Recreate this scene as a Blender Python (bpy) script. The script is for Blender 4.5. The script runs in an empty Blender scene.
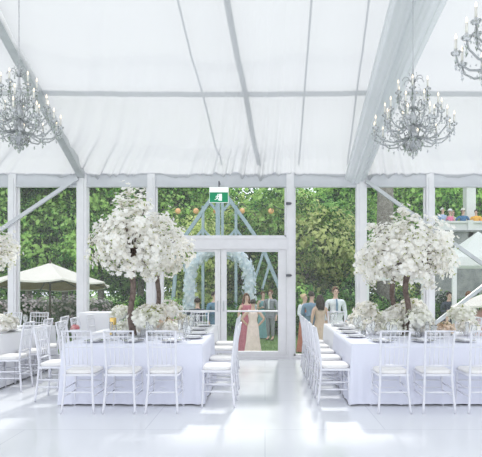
import bpy, bmesh, math, random
from mathutils import Vector, Matrix
PI = math.pi
R = random.Random(7)
S = bpy.context.scene
COL = S.collection
F, VX, HY, EYE = 480.0, 265.0, 285.0, 1.47

def at(px, py, Y):
    return Vector(((px - VX) / F * Y, Y, EYE + (HY - py) / F * Y))

def atx(px, Y):
    return (px - VX) / F * Y

# ------------------------------------------------------------------ materials
def mat(name, color, rough=0.6, metal=0.0, spec=0.5, noise=None, emit=None, bump=None, coat=0.0):
    m = bpy.data.materials.new(name); m.use_nodes = True
    nt = m.node_tree; b = nt.nodes['Principled BSDF']
    c = tuple(color) + (1,)
    b.inputs['Base Color'].default_value = c
    b.inputs['Roughness'].default_value = rough
    b.inputs['Metallic'].default_value = metal
    b.inputs['Specular IOR Level'].default_value = spec
    b.inputs['Coat Weight'].default_value = coat
    if emit:
        b.inputs['Emission Color'].default_value = tuple(emit[:3]) + (1,)
        b.inputs['Emission Strength'].default_value = emit[3]
    if noise:
        scale, col2 = noise
        tc = nt.nodes.new('ShaderNodeTexCoord'); n = nt.nodes.new('ShaderNodeTexNoise')
        n.inputs['Scale'].default_value = scale; n.inputs['Detail'].default_value = 3
        nt.links.new(tc.outputs['Object'], n.inputs['Vector'])
        r = nt.nodes.new('ShaderNodeValToRGB')
        r.color_ramp.elements[0].position = .35; r.color_ramp.elements[1].position = .65
        r.color_ramp.elements[0].color = c; r.color_ramp.elements[1].color = tuple(col2) + (1,)
        nt.links.new(n.outputs['Fac'], r.inputs['Fac']); nt.links.new(r.outputs['Color'], b.inputs['Base Color'])
        if bump:
            bp = nt.nodes.new('ShaderNodeBump'); bp.inputs['Strength'].default_value = bump
            nt.links.new(n.outputs['Fac'], bp.inputs['Height']); nt.links.new(bp.outputs['Normal'], b.inputs['Normal'])
    return m

def thin(name, color, trans=0.5, transp=0.0, noise=None, rand=0.0, gloss=0.0):
    """cloth, petals and leaves: diffuse mixed with translucent (and a little see-through)"""
    m = bpy.data.materials.new(name); m.use_nodes = True
    nt = m.node_tree; nt.nodes.clear(); N = nt.nodes.new; L = nt.links.new
    out = N('ShaderNodeOutputMaterial'); d = N('ShaderNodeBsdfDiffuse'); t = N('ShaderNodeBsdfTranslucent'); mx = N('ShaderNodeMixShader')
    mx.inputs[0].default_value = trans
    L(d.outputs[0], mx.inputs[1]); L(t.outputs[0], mx.inputs[2])
    last = mx.outputs[0]
    rgb = None
    if noise:
        scale, cols = noise
        tc = N('ShaderNodeTexCoord'); n = N('ShaderNodeTexNoise'); n.inputs['Scale'].default_value = scale; n.inputs['Detail'].default_value = 4
        L(tc.outputs['Object'], n.inputs['Vector'])
        r = N('ShaderNodeValToRGB'); e = r.color_ramp.elements
        e[0].position = .36; e[1].position = .68
        e[0].color = tuple(color) + (1,); e[1].color = tuple(cols[-1]) + (1,)
        if len(cols) > 1:
            k = e.new(.5); k.color = tuple(cols[0]) + (1,)
        fac = n.outputs['Fac']
        if rand:
            n2 = N('ShaderNodeTexNoise'); n2.inputs['Scale'].default_value = scale * .24; n2.inputs['Detail'].default_value = 2
            L(tc.outputs['Object'], n2.inputs['Vector'])
            ad = N('ShaderNodeMath'); ad.operation = 'MULTIPLY_ADD'; ad.inputs[1].default_value = 1.5; ad.inputs[2].default_value = -.67
            L(n2.outputs['Fac'], ad.inputs[0]); a2 = N('ShaderNodeMath'); a2.operation = 'ADD'
            L(ad.outputs[0], a2.inputs[0]); L(fac, a2.inputs[1]); fac = a2.outputs[0]
        L(fac, r.inputs['Fac']); rgb = r.outputs['Color']
        if rand:
            oi = N('ShaderNodeObjectInfo'); hs = N('ShaderNodeHueSaturation'); mr = N('ShaderNodeMapRange')
            mr.inputs['To Min'].default_value = 1 - rand; mr.inputs['To Max'].default_value = 1 + rand
            L(oi.outputs['Random'], mr.inputs['Value']); L(mr.outputs[0], hs.inputs['Value'])
            L(rgb, hs.inputs['Color']); rgb = hs.outputs['Color']
        L(rgb, d.inputs['Color']); L(rgb, t.inputs['Color'])
    else:
        d.inputs['Color'].default_value = tuple(color) + (1,); t.inputs['Color'].default_value = tuple(color) + (1,)
    if transp:
        tr = N('ShaderNodeBsdfTransparent'); m2 = N('ShaderNodeMixShader'); m2.inputs[0].default_value = transp
        L(last, m2.inputs[1]); L(tr.outputs[0], m2.inputs[2]); last = m2.outputs[0]
    L(last, out.inputs['Surface'])
    return m

def glassy(name, tint=(.97, .98, .98), haze=0.0, ior=1.45, refl=1.0, base=0.0):
    m = bpy.data.materials.new(name); m.use_nodes = True
    nt = m.node_tree; nt.nodes.clear(); N = nt.nodes.new; L = nt.links.new
    out = N('ShaderNodeOutputMaterial'); tr = N('ShaderNodeBsdfTransparent'); g = N('ShaderNodeBsdfGlossy'); mx = N('ShaderNodeMixShader')
    tr.inputs[0].default_value = tuple(tint) + (1,); g.inputs['Roughness'].default_value = .04
    g.inputs['Color'].default_value = (refl, refl, refl, 1)
    lw = N('ShaderNodeFresnel'); lw.inputs['IOR'].default_value = ior
    ad = N('ShaderNodeMath'); ad.operation = 'ADD'; ad.use_clamp = True; ad.inputs[1].default_value = base
    L(lw.outputs[0], ad.inputs[0]); L(ad.outputs[0], mx.inputs[0])
    L(tr.outputs[0], mx.inputs[1]); L(g.outputs[0], mx.inputs[2])
    last = mx.outputs[0]
    if haze:
        d = N('ShaderNodeBsdfTranslucent'); d.inputs[0].default_value = (.9, .93, .97, 1)
        m2 = N('ShaderNodeMixShader'); m2.inputs[0].default_value = haze
        L(last, m2.inputs[1]); L(d.outputs[0], m2.inputs[2]); last = m2.outputs[0]
    L(last, out.inputs['Surface'])
    return m

M = dict(
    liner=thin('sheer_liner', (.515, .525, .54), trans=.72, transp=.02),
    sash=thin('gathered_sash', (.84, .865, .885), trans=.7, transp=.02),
    alu=mat('white_aluminium', (.80, .79, .82), .4, 0, .4, noise=(6, (.84, .83, .86))),
    alugrey=mat('grey_aluminium', (.50, .52, .54), .4, .3, noise=(8, (.56, .58, .60))),
    gutter=mat('gutter_beam', (.60, .61, .65), .5, noise=(5, (.64, .65, .69))),
    latch=mat('dark_latch', (.10, .10, .12), .4, .5, noise=(40, (.16, .16, .18))),
    pane=glassy('window_glass', (.97, .985, .98), haze=.022, ior=1.2),  # haze mixed into the pane veils the view and lifts its darks
    chair=mat('white_lacquer', (.80, .80, .85), .4, noise=(12, (.77, .77, .83))),
    cushion=mat('ivory_cushion', (.88, .86, .85), .85, noise=(30, (.84, .82, .81))),
    cloth=mat('lavender_linen', (.75, .76, .86), .9, 0, .2, noise=(220, (.78, .79, .89))),
    clothw=mat('white_linen', (.85, .85, .89), .9, 0, .2, noise=(220, (.88, .88, .91))),
    wood=mat('table_wood', (.45, .33, .22), .6, noise=(14, (.38, .27, .17))),
    china=mat('white_china', (.88, .88, .90), .15, noise=(9, (.90, .90, .92))),
    rim=mat('silver_rim', (.55, .56, .60), .25, .7, noise=(30, (.62, .63, .66))),
    glass=glassy('drinking_glass', (.97, .975, .98), ior=1.25, base=.05, haze=.10),
    crystal=glassy('crystal', (.90, .91, .92), ior=1.7, base=.16, refl=.95, haze=.12),
    silver=mat('aged_silver', (.42, .43, .45), .28, .75, noise=(25, (.56, .57, .58))),
    candle=mat('candle_sleeve', (.85, .82, .76), .6, noise=(20, (.80, .77, .72))),
    bulb=mat('bulb_warm', (1, .9, .75), .4, emit=(1, .80, .55, .9), noise=(10, (1, .86, .7))),
    gold=mat('gold', (.75, .52, .16), .28, .85, noise=(18, (.85, .62, .25))),
    wax=mat('wax', (.92, .90, .84), .5, noise=(12, (.95, .93, .88))),
    bark=mat('manzanita_bark', (.10, .07, .06), .9, noise=(22, (.22, .17, .15)), bump=.4),
    treebark=mat('tree_bark', (.16, .14, .12), .95, noise=(9, (.27, .25, .22)), bump=.5),
    petal=thin('white_petals', (.99, .98, .95), trans=.42, noise=(16, ((.985, .97, .94), (.95, .91, .84)))),
    petalg=thin('cream_green_petals', (.95, .95, .88), trans=.4, noise=(20, ((.98, .97, .94), (.92, .93, .82)))),
    peach=thin('peach_petals', (.92, .72, .56), trans=.3, noise=(20, ((.93, .82, .72), (.85, .62, .45)))),
    rose=thin('rose_petals', (.80, .30, .36), trans=.3, noise=(20, ((.86, .48, .50), (.92, .75, .72)))),
    sprig=thin('sprig_leaves', (.30, .36, .12), trans=.4, noise=(14, ((.42, .46, .18), (.52, .50, .28)))),
    leaf=thin('leaves_mid', (.018, .065, .022), trans=.42, noise=(5.5, ((.12, .34, .07), (.56, .82, .26))), rand=.22),  # this ramp and the next two paint shaded gaps and highlights into foliage
    leafd=thin('leaves_dark', (.012, .045, .022), trans=.4, noise=(5.5, ((.07, .23, .065), (.36, .60, .20))), rand=.2),
    leafy=thin('leaves_yellow', (.04, .10, .025), trans=.45, noise=(5.5, ((.28, .44, .10), (.85, .90, .40))), rand=.2),
    leafg=thin('leaves_grey', (.08, .14, .08), trans=.35, noise=(3.0, ((.20, .26, .17), (.42, .42, .40))), rand=.15),
    mauve=thin('mauve_flowers', (.55, .42, .46), trans=.3, noise=(6, ((.70, .60, .62), (.80, .74, .76)))),
    sage=thin('sunshade_cloth', (.88, .82, .76), trans=.08, noise=(3, ((.90, .84, .78), (.93, .87, .81)))),
    shaded_underside=mat('sunshade_shaded_side', (.42, .27, .17), .9, noise=(4, (.50, .33, .22))),  # brown underside of the canopy, its shade put into the colour
    sunwood=mat('parasol_pole', (.09, .07, .06), .6, noise=(10, (.14, .11, .09))),
    tent=thin('tent_canvas', (.95, .95, .96), trans=.4, noise=(2, ((.96, .96, .97), (.98, .98, .98)))),
    steel=mat('blue_grey_steel', (.30, .40, .46), .45, .3, noise=(6, (.40, .50, .55))),
    cord=mat('cord', (.05, .05, .05), .7, noise=(10, (.08, .08, .08))),
    archrose=thin('pale_blue_roses', (.74, .83, .90), trans=.4, noise=(9, ((.86, .91, .95), (.95, .96, .98)))),
    signgreen=mat('sign_green', (.0, .22, .10), .4, emit=(.0, .22, .09, .25), noise=(5, (.0, .25, .11))),
    signwhite=mat('sign_white', (.9, .92, .92), .4, emit=(.9, .95, .95, .2), noise=(5, (.92, .94, .94))),
    stone=mat('terrace_stone', (.22, .23, .24), .9, noise=(2.5, (.38, .38, .38)), bump=.4),
    render=mat('white_render', (.78, .78, .78), .8, noise=(2, (.84, .84, .83))),
    benchwood=mat('bench_slats', (.30, .32, .33), .7, noise=(6, (.40, .42, .42))),
    shoe=mat('dark_shoe', (.03, .03, .03), .4, noise=(20, (.05, .05, .05))),
    eye=mat('eye', (.03, .02, .02), .3, noise=(20, (.05, .03, .03))),
    lip=mat('lip', (.45, .18, .16), .5, noise=(20, (.5, .22, .2))),
)
def cloth_mat(c, tag='garment'):
    c2 = tuple(min(1, x * 1.12 + .01) for x in c)
    return mat(tag, c, .85, 0, .25, noise=(14, c2))
SKIN = mat('skin_fair', (.66, .43, .34), .55, noise=(12, (.72, .48, .38)))

# ------------------------------------------------------------------ mesh builder
class MB:
    def __init__(s): s.v = []; s.f = []
    def add(s, vs, fs):
        o = len(s.v); s.v += [tuple(v) for v in vs]; s.f += [tuple(i + o for i in f) for f in fs]; return s
    def box(s, c, d, rz=0):
        x, y, z = d[0] / 2, d[1] / 2, d[2] / 2
        vs = [(-x, -y, -z), (x, -y, -z), (x, y, -z), (-x, y, -z), (-x, -y, z), (x, -y, z), (x, y, z), (-x, y, z)]
        ca, sa = math.cos(rz), math.sin(rz)
        vs = [(c[0] + a * ca - b * sa, c[1] + a * sa + b * ca, c[2] + h) for a, b, h in vs]
        return s.add(vs, [(0, 3, 2, 1), (4, 5, 6, 7), (0, 1, 5, 4), (1, 2, 6, 5), (2, 3, 7, 6), (3, 0, 4, 7)])
    def bar(s, a, b, w, h, up=(0, 0, 1)):
        a, b = Vector(a), Vector(b); d = (b - a).normalized(); u = Vector(up)
        if abs(d.dot(u)) > .99: u = Vector((0, 1, 0))
        x = d.cross(u).normalized() * w / 2; y = x.cross(d).normalized() * h / 2
        vs = [a - x - y, a + x - y, a + x + y, a - x + y, b - x - y, b + x - y, b + x + y, b - x + y]
        return s.add(vs, [(0, 1, 2, 3), (7, 6, 5, 4), (0, 4, 5, 1), (1, 5, 6, 2), (2, 6, 7, 3), (3, 7, 4, 0)])
    def tube(s, pts, rad, n=8, cap=True):
        pts = [Vector(p) for p in pts]; k = len(pts)
        rad = rad if isinstance(rad, (list, tuple)) else [rad] * k
        ref = None; rings = []
        for i, p in enumerate(pts):
            t = (pts[min(i + 1, k - 1)] - pts[max(i - 1, 0)])
            t = t.normalized() if t.length > 1e-9 else Vector((0, 0, 1))
            if ref is None:
                ref = Vector((1, 0, 0)) if abs(t.x) < .9 else Vector((0, 1, 0))
            x = (ref - t * ref.dot(t)).normalized(); ref = x; y = t.cross(x)
            rings.append([p + (x * math.cos(2 * PI * j / n) + y * math.sin(2 * PI * j / n)) * rad[i] for j in range(n)])
        vs = [v for r in rings for v in r]; fs = []
        for i in range(k - 1):
            for j in range(n):
                fs.append((i * n + j, i * n + (j + 1) % n, (i + 1) * n + (j + 1) % n, (i + 1) * n + j))
        if cap: fs += [tuple(range(n - 1, -1, -1)), tuple((k - 1) * n + j for j in range(n))]
        return s.add(vs, fs)
    def lathe(s, prof, c=(0, 0, 0), n=16, sx=1, sy=1):
        k = len(prof); vs = []; fs = []
        for r, z in prof:
            for j in range(n):
                a = 2 * PI * j / n; vs.append((c[0] + r * sx * math.cos(a), c[1] + r * sy * math.sin(a), c[2] + z))
        for i in range(k - 1):
            for j in range(n):
                fs.append((i * n + j, i * n + (j + 1) % n, (i + 1) * n + (j + 1) % n, (i + 1) * n + j))
        if prof[0][0] > 1e-4: fs.append(tuple(range(n - 1, -1, -1)))
        if prof[-1][0] > 1e-4: fs.append(tuple((k - 1) * n + j for j in range(n)))
        return s.add(vs, fs)
    def ball(s, c, r, n=10, m=7, sc=(1, 1, 1)):
        prof = [(max(1e-5, math.sin(PI * i / m)) * r, -math.cos(PI * i / m) * r * sc[2]) for i in range(m + 1)]
        return s.lathe(prof, c, n, sc[0], sc[1])
    def octa(s, c, r, h):
        c = Vector(c)
        vs = [c + Vector(p) for p in ((r, 0, 0), (0, r, 0), (-r, 0, 0), (0, -r, 0), (0, 0, h * .45), (0, 0, -h * .55))]
        return s.add(vs, [(0, 1, 4), (1, 2, 4), (2, 3, 4), (3, 0, 4), (1, 0, 5), (2, 1, 5), (3, 2, 5), (0, 3, 5)])
    def blossom(s, c, r, nrm, rng, petals=5):
        nrm = Vector(nrm).normalized(); a = nrm.orthogonal().normalized(); b = nrm.cross(a); c = Vector(c)
        off = rng.random() * 6
        for k in range(petals):
            t = off + 2 * PI * k / petals; w = 2 * PI / petals * .52
            d = a * math.cos(t) + b * math.sin(t); e1 = a * math.cos(t - w) + b * math.sin(t - w); e2 = a * math.cos(t + w) + b * math.sin(t + w)
            s.add([c, c + e1 * r * .7 + nrm * r * .22, c + d * r + nrm * r * .38, c + e2 * r * .7 + nrm * r * .22], [(0, 1, 2, 3)])
        return s
    def leaf(s, c, d, n, l, w):
        d = Vector(d).normalized(); x = d.cross(Vector(n)); x = x.normalized() if x.length > 1e-6 else d.orthogonal().normalized(); c = Vector(c)
        return s.add([c - d * l / 2, c + x * w / 2, c + d * l / 2, c - x * w / 2], [(0, 1, 2, 3)])
    def mesh(s, name, m, smooth=False):
        me = bpy.data.meshes.new(name); me.from_pydata(s.v, [], s.f); me.materials.append(m)
        if smooth: me.polygons.foreach_set('use_smooth', [True] * len(me.polygons))
        me.update(); return me
    def build(s, name, m, parent=None, smooth=False, kind=None):
        return link(name, s.mesh(name, m, smooth), parent, kind)

def link(name, me, parent=None, kind=None):
    o = bpy.data.objects.new(name, me); COL.objects.link(o)
    if parent: o.parent = parent
    if kind: o['kind'] = kind
    return o
def tag(o, label, cat, group=None, kind=None):
    o['label'] = label; o['category'] = cat
    if group: o['group'] = group
    if kind: o['kind'] = kind
    return o
def thing(name, label, cat, loc=(0, 0, 0), rz=0, group=None, scale=1):
    o = bpy.data.objects.new(name, None); COL.objects.link(o); o.empty_display_size = .1
    o.location = loc; o.rotation_euler = (0, 0, rz); o.scale = (scale,) * 3
    return tag(o, label, cat, group)
def copy_tree(o, parent=None):
    c = o.copy(); COL.objects.link(c)
    if parent: c.parent = parent
    for ch in o.children: copy_tree(ch, c)
    return c
class Proto:
    """the first placement moves the original, each later one copies thing, parts and sub-parts"""
    def __init__(s, root): s.root = root; s.used = False
    def put(s, loc, rz, label, group=None, scale=1):
        o = copy_tree(s.root) if s.used else s.root
        s.used = True
        o.location = loc; o.rotation_euler = (0, 0, rz); o.scale = (scale,) * 3
        o['label'] = label
        if group: o['group'] = group
        return o
ORD = ['first', 'second', 'third', 'fourth', 'fifth', 'sixth', 'seventh', 'eighth']

# ------------------------------------------------------------------ camera, sky, sun
cam = bpy.data.cameras.new('camera'); co = bpy.data.objects.new('camera', cam); COL.objects.link(co)
co.location = (0, 0, EYE); co.rotation_euler = (PI / 2, 0, 0)
cam.sensor_fit = 'HORIZONTAL'; cam.sensor_width = 36; cam.lens = F / 482 * 36
cam.shift_x = (241 - VX) / 482; cam.shift_y = (HY - 228.5) / 482; cam.clip_end = 300
S.camera = co
S.view_settings.view_transform = 'Standard'; S.view_settings.look = 'None'
S.view_settings.exposure = 0.33; S.view_settings.gamma = 1.0
w = bpy.data.worlds.new('sky'); S.world = w; w.use_nodes = True
bg = w.node_tree.nodes['Background']; bg.inputs[0].default_value = (.90, .945, 1.0, 1); bg.inputs[1].default_value = 1.2
sl = bpy.data.lights.new('sun', 'SUN'); sl.energy = 2.3; sl.angle = math.radians(3); sl.color = (1, .97, .93)
so = bpy.data.objects.new('sun', sl); COL.objects.link(so)
so.rotation_euler = Vector((-.06, -1, -.66)).to_track_quat('-Z', 'Y').to_euler(); so.location = (2, 30, 20)

# ------------------------------------------------------------------ setting
GZ = -.35; WY = 9.6; EAVE = 3.73; SL = .48
PX = [-7.78, -6.40, -5.02, -3.64, -2.26, -.88, .50, 1.92, 3.28, 4.66, 6.04, 7.48]
def floor_mat():
    m = mat('white_gloss_floor', (.80, .81, .85), .17, 0, .55)
    nt = m.node_tree; b = nt.nodes['Principled BSDF']
    tc = nt.nodes.new('ShaderNodeTexCoord'); br = nt.nodes.new('ShaderNodeTexBrick')
    br.inputs['Color1'].default_value = (.80, .81, .845, 1); br.inputs['Color2'].default_value = (.82, .83, .865, 1); br.inputs['Mortar'].default_value = (.70, .71, .76, 1)
    br.inputs['Scale'].default_value = 1; br.inputs['Mortar Size'].default_value = .006
    br.inputs['Brick Width'].default_value = 2.44; br.inputs['Row Height'].default_value = 1.22
    nt.links.new(tc.outputs['Object'], br.inputs['Vector']); nt.links.new(br.outputs['Color'], b.inputs['Base Color'])
    n = nt.nodes.new('ShaderNodeTexNoise'); n.inputs['Scale'].default_value = 2.2
    nt.links.new(tc.outputs['Object'], n.inputs['Vector'])
    mr = nt.nodes.new('ShaderNodeMapRange'); mr.inputs['To Min'].default_value = .10; mr.inputs['To Max'].default_value = .22
    nt.links.new(n.outputs['Fac'], mr.inputs['Value']); nt.links.new(mr.outputs[0], b.inputs['Roughness'])
    return m
MB().box((0, 2.0, -.15), (19, 15.7, .3)).build('floor', floor_mat(), kind='structure')
lawn = mat('lawn', (.10, .20, .05), .95, noise=(1.4, (.20, .30, .10)), bump=.5)
g = MB(); NG = 40
gx = [-60 + 120 * i / NG for i in range(NG + 1)]; gy = [-30 + 110 * j / NG for j in range(NG + 1)]
g.add([(x, y, GZ + (.05 * math.sin(x * .7) * math.sin(y * .5) if y > 20 else 0)) for y in gy for x in gx],
      [(j * (NG + 1) + i, j * (NG + 1) + i + 1, (j + 1) * (NG + 1) + i + 1, (j + 1) * (NG + 1) + i) for j in range(NG) for i in range(NG)])
g.build('lawn', lawn, kind='structure')
gb = MB()
for i in range(5000):
    x, y = R.uniform(-2.2, 3.2), R.uniform(9.85, 16)
    gb.leaf((x, y, GZ + .03), (R.uniform(-.5, .5), R.uniform(-.5, .5), 1), (R.uniform(-1, 1), R.uniform(-1, 1), 0), R.uniform(.05, .1), .012)
tag(gb.build('grass', thin('grass_blades', (.10, .22, .05), .4, noise=(2, ((.16, .30, .08), (.26, .36, .14)))), kind='stuff'), 'short green grass outside the glass doors', 'grass', kind='stuff')

# glazed end wall: gutter beam with posts, braces and rails as parts
wall = MB()
wall.box((-.15, WY + .02, 3.58), (15.4, .14, .26)).box((-.15, WY - .055, 3.70), (15.4, .03, .035)).box((-.15, WY - .055, 3.44), (15.4, .03, .035))
wall = wall.build('wall_back', M['gutter'], kind='structure')
for i, x in enumerate(PX):
    if i == 5: continue
    wdt = .20 if i in (3, 7, 11) else .15
    p = MB().box((x, WY, 1.86), (wdt, .16, 3.72)).box((x, WY - .085, 1.80), (wdt * .45, .02, 3.6))
    p.build('post', M['alu'], wall)
MB().box((-.15, WY, .03), (15.2, .18, .06)).build('base_rail', M['alu'], wall)
def brace(a, b):
    MB().bar(a, b, .05, .07, (0, 0, 1)).build('brace', M['alugrey'] if a[0] > 0 else M['gutter'], wall)
by = WY - .13
brace((-3.70, by, 3.58), (-6.38, by, 1.78)); brace((2.0, by, 3.52), (4.66, by, 1.62)); brace((3.34, by, .70), (4.66, by, 1.72))
for x, z in ((.46, 3.08), (.46, 1.66)):
    l = MB().box((x, WY - .115, z), (.09, .04, .05)).ball((x + .05, WY - .13, z), .02).build('latch', M['latch'], wall)
wn = 0
LZ0, LZ1 = 2.17, 2.43   # door lintel
for i in range(len(PX) - 1):
    if i == 5: continue
    x0, x1 = PX[i] + .08, (PX[i + 1] if i != 4 else PX[6]) - .08
    wn += 1
    z0 = LZ1 if i in (4, 5) else .06
    fr = MB()
    for xx in (x0 + .015, x1 - .015): fr.box((xx, WY, (z0 + 3.44) / 2), (.03, .06, 3.44 - z0))
    fr.box(((x0 + x1) / 2, WY, z0 + .015), (x1 - x0, .06, .03)).box(((x0 + x1) / 2, WY, 3.44), (x1 - x0, .06, .04))
    if i in (4,): pass
    wdo = fr.build('window_%d' % wn, M['alu'], kind='structure')
    MB().box(((x0 + x1) / 2, WY, (z0 + 3.44) / 2), (x1 - x0 - .03, .008, 3.44 - z0 - .03)).build('pane', M['pane'], wdo)
# double door in the two bays between the posts at x -2.26 and .50
dr = MB().box((-.88, WY - .02, (LZ0 + LZ1) / 2), (2.62, .14, LZ1 - LZ0)).box((-.88, WY - .10, LZ1 - .03), (2.62, .03, .03)).box((-.88, WY - .10, LZ0 + .03), (2.62, .03, .03))
dr = dr.build('door_1', M['alu'], kind='structure')
for x0, x1, hx in ((-2.18, -.885, -.94), (-.875, .42, -.82)):
    st = MB(); wl, wr = (.16, .11) if x0 < -2 else (.11, .16)
    st.box((x0 + wl / 2, WY - .02, 1.11), (wl, .07, 2.12)).box((x1 - wr / 2, WY - .02, 1.11), (wr, .07, 2.12))
    xm, wm = (x0 + wl + x1 - wr) / 2, x1 - wr - x0 - wl
    st.box((xm, WY - .02, .10), (wm, .06, .10)).box((xm, WY - .02, 2.15), (wm, .06, .04))
    lf = st.build('leaf', M['alu'], dr)
    MB().box((xm, WY - .02, 1.14), (wm, .008, 1.98)).build('pane', M['pane'], lf)
    MB().tube([(x0 + wl, WY - .07, .95), (x1 - wr, WY - .07, .95)], .018).build('push_bar', M['alu'], lf)
    MB().tube([(hx, WY - .05, .95), (hx, WY - .10, .97), (hx, WY - .10, 1.13), (hx, WY - .05, 1.15)], .010).build('handle', M['alugrey'], lf)

# pitched roof: liner panels, rafters, purlins, gathered sash
RIDGE = 2.0
def roofz(y):
    return EAVE + SL * (WY - y) if y >= RIDGE else EAVE + SL * (WY - RIDGE) - SL * (RIDGE - y)
frames = [-9.2, -3.64, 1.92, 7.48]
FD = Vector((0, -1, SL)).normalized()
def fold(x, t, seed):
    """gathers of the liner: strong by the eave (t 0), fading to nothing up the slope"""
    u = x + .22 * t * (x - .4)
    a = math.exp(-t * 1.15)
    s = .026 * math.sin(u * 17 + seed) + .019 * math.sin(u * 31 + 2 * seed + 1.5 * math.sin(u * 2.3)) + .012 * math.sin(u * 53 + seed * 3)
    broad = .03 * math.sin(u * 4.3 + seed) + .02 * math.sin(u * 7.7 + 1.1 * seed)
    return 1.7 * s * a * (.55 + .45 * math.sin(u * 1.9 + seed)) + broad * (.25 + .75 * a)
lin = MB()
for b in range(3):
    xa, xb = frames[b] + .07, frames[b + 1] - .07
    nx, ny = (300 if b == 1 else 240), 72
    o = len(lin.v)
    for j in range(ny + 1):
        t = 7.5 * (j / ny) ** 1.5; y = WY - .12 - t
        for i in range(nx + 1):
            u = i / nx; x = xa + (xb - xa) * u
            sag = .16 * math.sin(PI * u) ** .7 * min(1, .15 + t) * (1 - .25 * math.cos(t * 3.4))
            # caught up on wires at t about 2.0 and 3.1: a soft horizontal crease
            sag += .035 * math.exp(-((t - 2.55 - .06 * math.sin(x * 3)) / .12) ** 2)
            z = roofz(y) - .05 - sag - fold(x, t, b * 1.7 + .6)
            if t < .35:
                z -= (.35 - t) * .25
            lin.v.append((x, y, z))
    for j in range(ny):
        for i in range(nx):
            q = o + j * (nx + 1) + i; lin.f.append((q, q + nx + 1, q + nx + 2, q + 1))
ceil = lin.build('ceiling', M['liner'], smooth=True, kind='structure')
bk = MB(); bk.add([(-9.2, RIDGE, roofz(RIDGE) - .08), (7.48, RIDGE, roofz(RIDGE) - .08), (7.48, -3, roofz(-3) - .08), (-9.2, -3, roofz(-3) - .08)], [(0, 1, 2, 3)])
bk.build('rear_slope', thin('fill_light_liner', (.93, .94, .95), trans=.8, transp=.6), ceil)  # unseen slope, cut short and made see-through to let fill light in
for x in frames:
    MB().bar((x, WY, EAVE - .02), (x, RIDGE, roofz(RIDGE) - .02), .13, .30, (0, 0, 1)).build('rafter', M['alugrey'], ceil)
    MB().bar((x, RIDGE, roofz(RIDGE) - .02), (x, -3, roofz(-3) - .02), .13, .30).build('rafter', M['alugrey'], ceil)
for y in (7.98, 5.2, 3.4):
    for b in range(3):
        MB().bar((frames[b] + .07, y, roofz(y) + .22), (frames[b + 1] - .07, y, roofz(y) + .22), .075, .06).build('purlin', M['alu'], ceil)
# added strips above the liner: their shade draws its seams and folds
for xt, xb_ in ((-.64, -.10), (-1.24, -.82), (1.28, 1.60), (.60, .66)):
    wd = .085 if xt == -.64 else .028
    MB().bar((xb_, WY - .2, roofz(WY - .2) + .06), (xt, 5.2, roofz(5.2) + .06), wd, .02).build('seam_fold_strip', M['liner'], ceil)
# gathered sash hiding the rafter at x 1.92
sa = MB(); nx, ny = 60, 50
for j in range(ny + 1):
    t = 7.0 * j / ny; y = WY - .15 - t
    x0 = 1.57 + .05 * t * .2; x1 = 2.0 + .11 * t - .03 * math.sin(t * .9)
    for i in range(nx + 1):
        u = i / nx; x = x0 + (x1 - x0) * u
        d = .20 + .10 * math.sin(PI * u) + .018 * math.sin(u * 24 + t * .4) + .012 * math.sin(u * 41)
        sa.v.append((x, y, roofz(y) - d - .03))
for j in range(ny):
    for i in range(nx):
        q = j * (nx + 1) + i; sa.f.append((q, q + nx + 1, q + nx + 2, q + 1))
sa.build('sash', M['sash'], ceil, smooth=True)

# ------------------------------------------------------------------ exit sign
ex = thing('exit_sign', 'small green exit sign with a white running figure hanging from the beam', 'sign', at(219, 196, 9.32))
MB().box((0, 0, .02), (.37, .05, .30)).build('housing', M['signwhite'], ex)
MB().box((0, -.028, -.03), (.355, .008, .19)).build('face', M['signgreen'], ex)
MB().tube([(0, .0, .14), (0, 0, .29)], .012).tube([(0, 0, .27), (0, .19, .27)], .014).build('hanger', M['latch'], ex)
pc = MB(); y = -.035
pc.box((.032, y, -.032), (.058, .004, .135))
rm = MB()
fig = MB()
fig.ball((-.016, y, .018), .015, 8, 5)
fig.bar((-.018, y, .005), (-.03, y, -.042), .022, .006, (0, 1, 0)).bar((-.03, y, -.042), (-.006, y, -.066), .014, .006, (0, 1, 0)).bar((-.006, y, -.066), (-.012, y, -.095), .013, .006, (0, 1, 0))
fig.bar((-.03, y, -.042), (-.052, y, -.07), .014, .006, (0, 1, 0)).bar((-.052, y, -.07), (-.08, y, -.074), .013, .006, (0, 1, 0))
fig.bar((-.02, y, .0), (.004, y, -.022), .011, .006, (0, 1, 0)).bar((-.02, y, .0), (-.05, y, -.012), .011, .006, (0, 1, 0)).bar((-.05, y, -.012), (-.06, y, -.034), .01, .006, (0, 1, 0))
pc.build('doorway_symbol', M['signwhite'], ex); fig.build('running_figure', M['signwhite'], ex)

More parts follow.
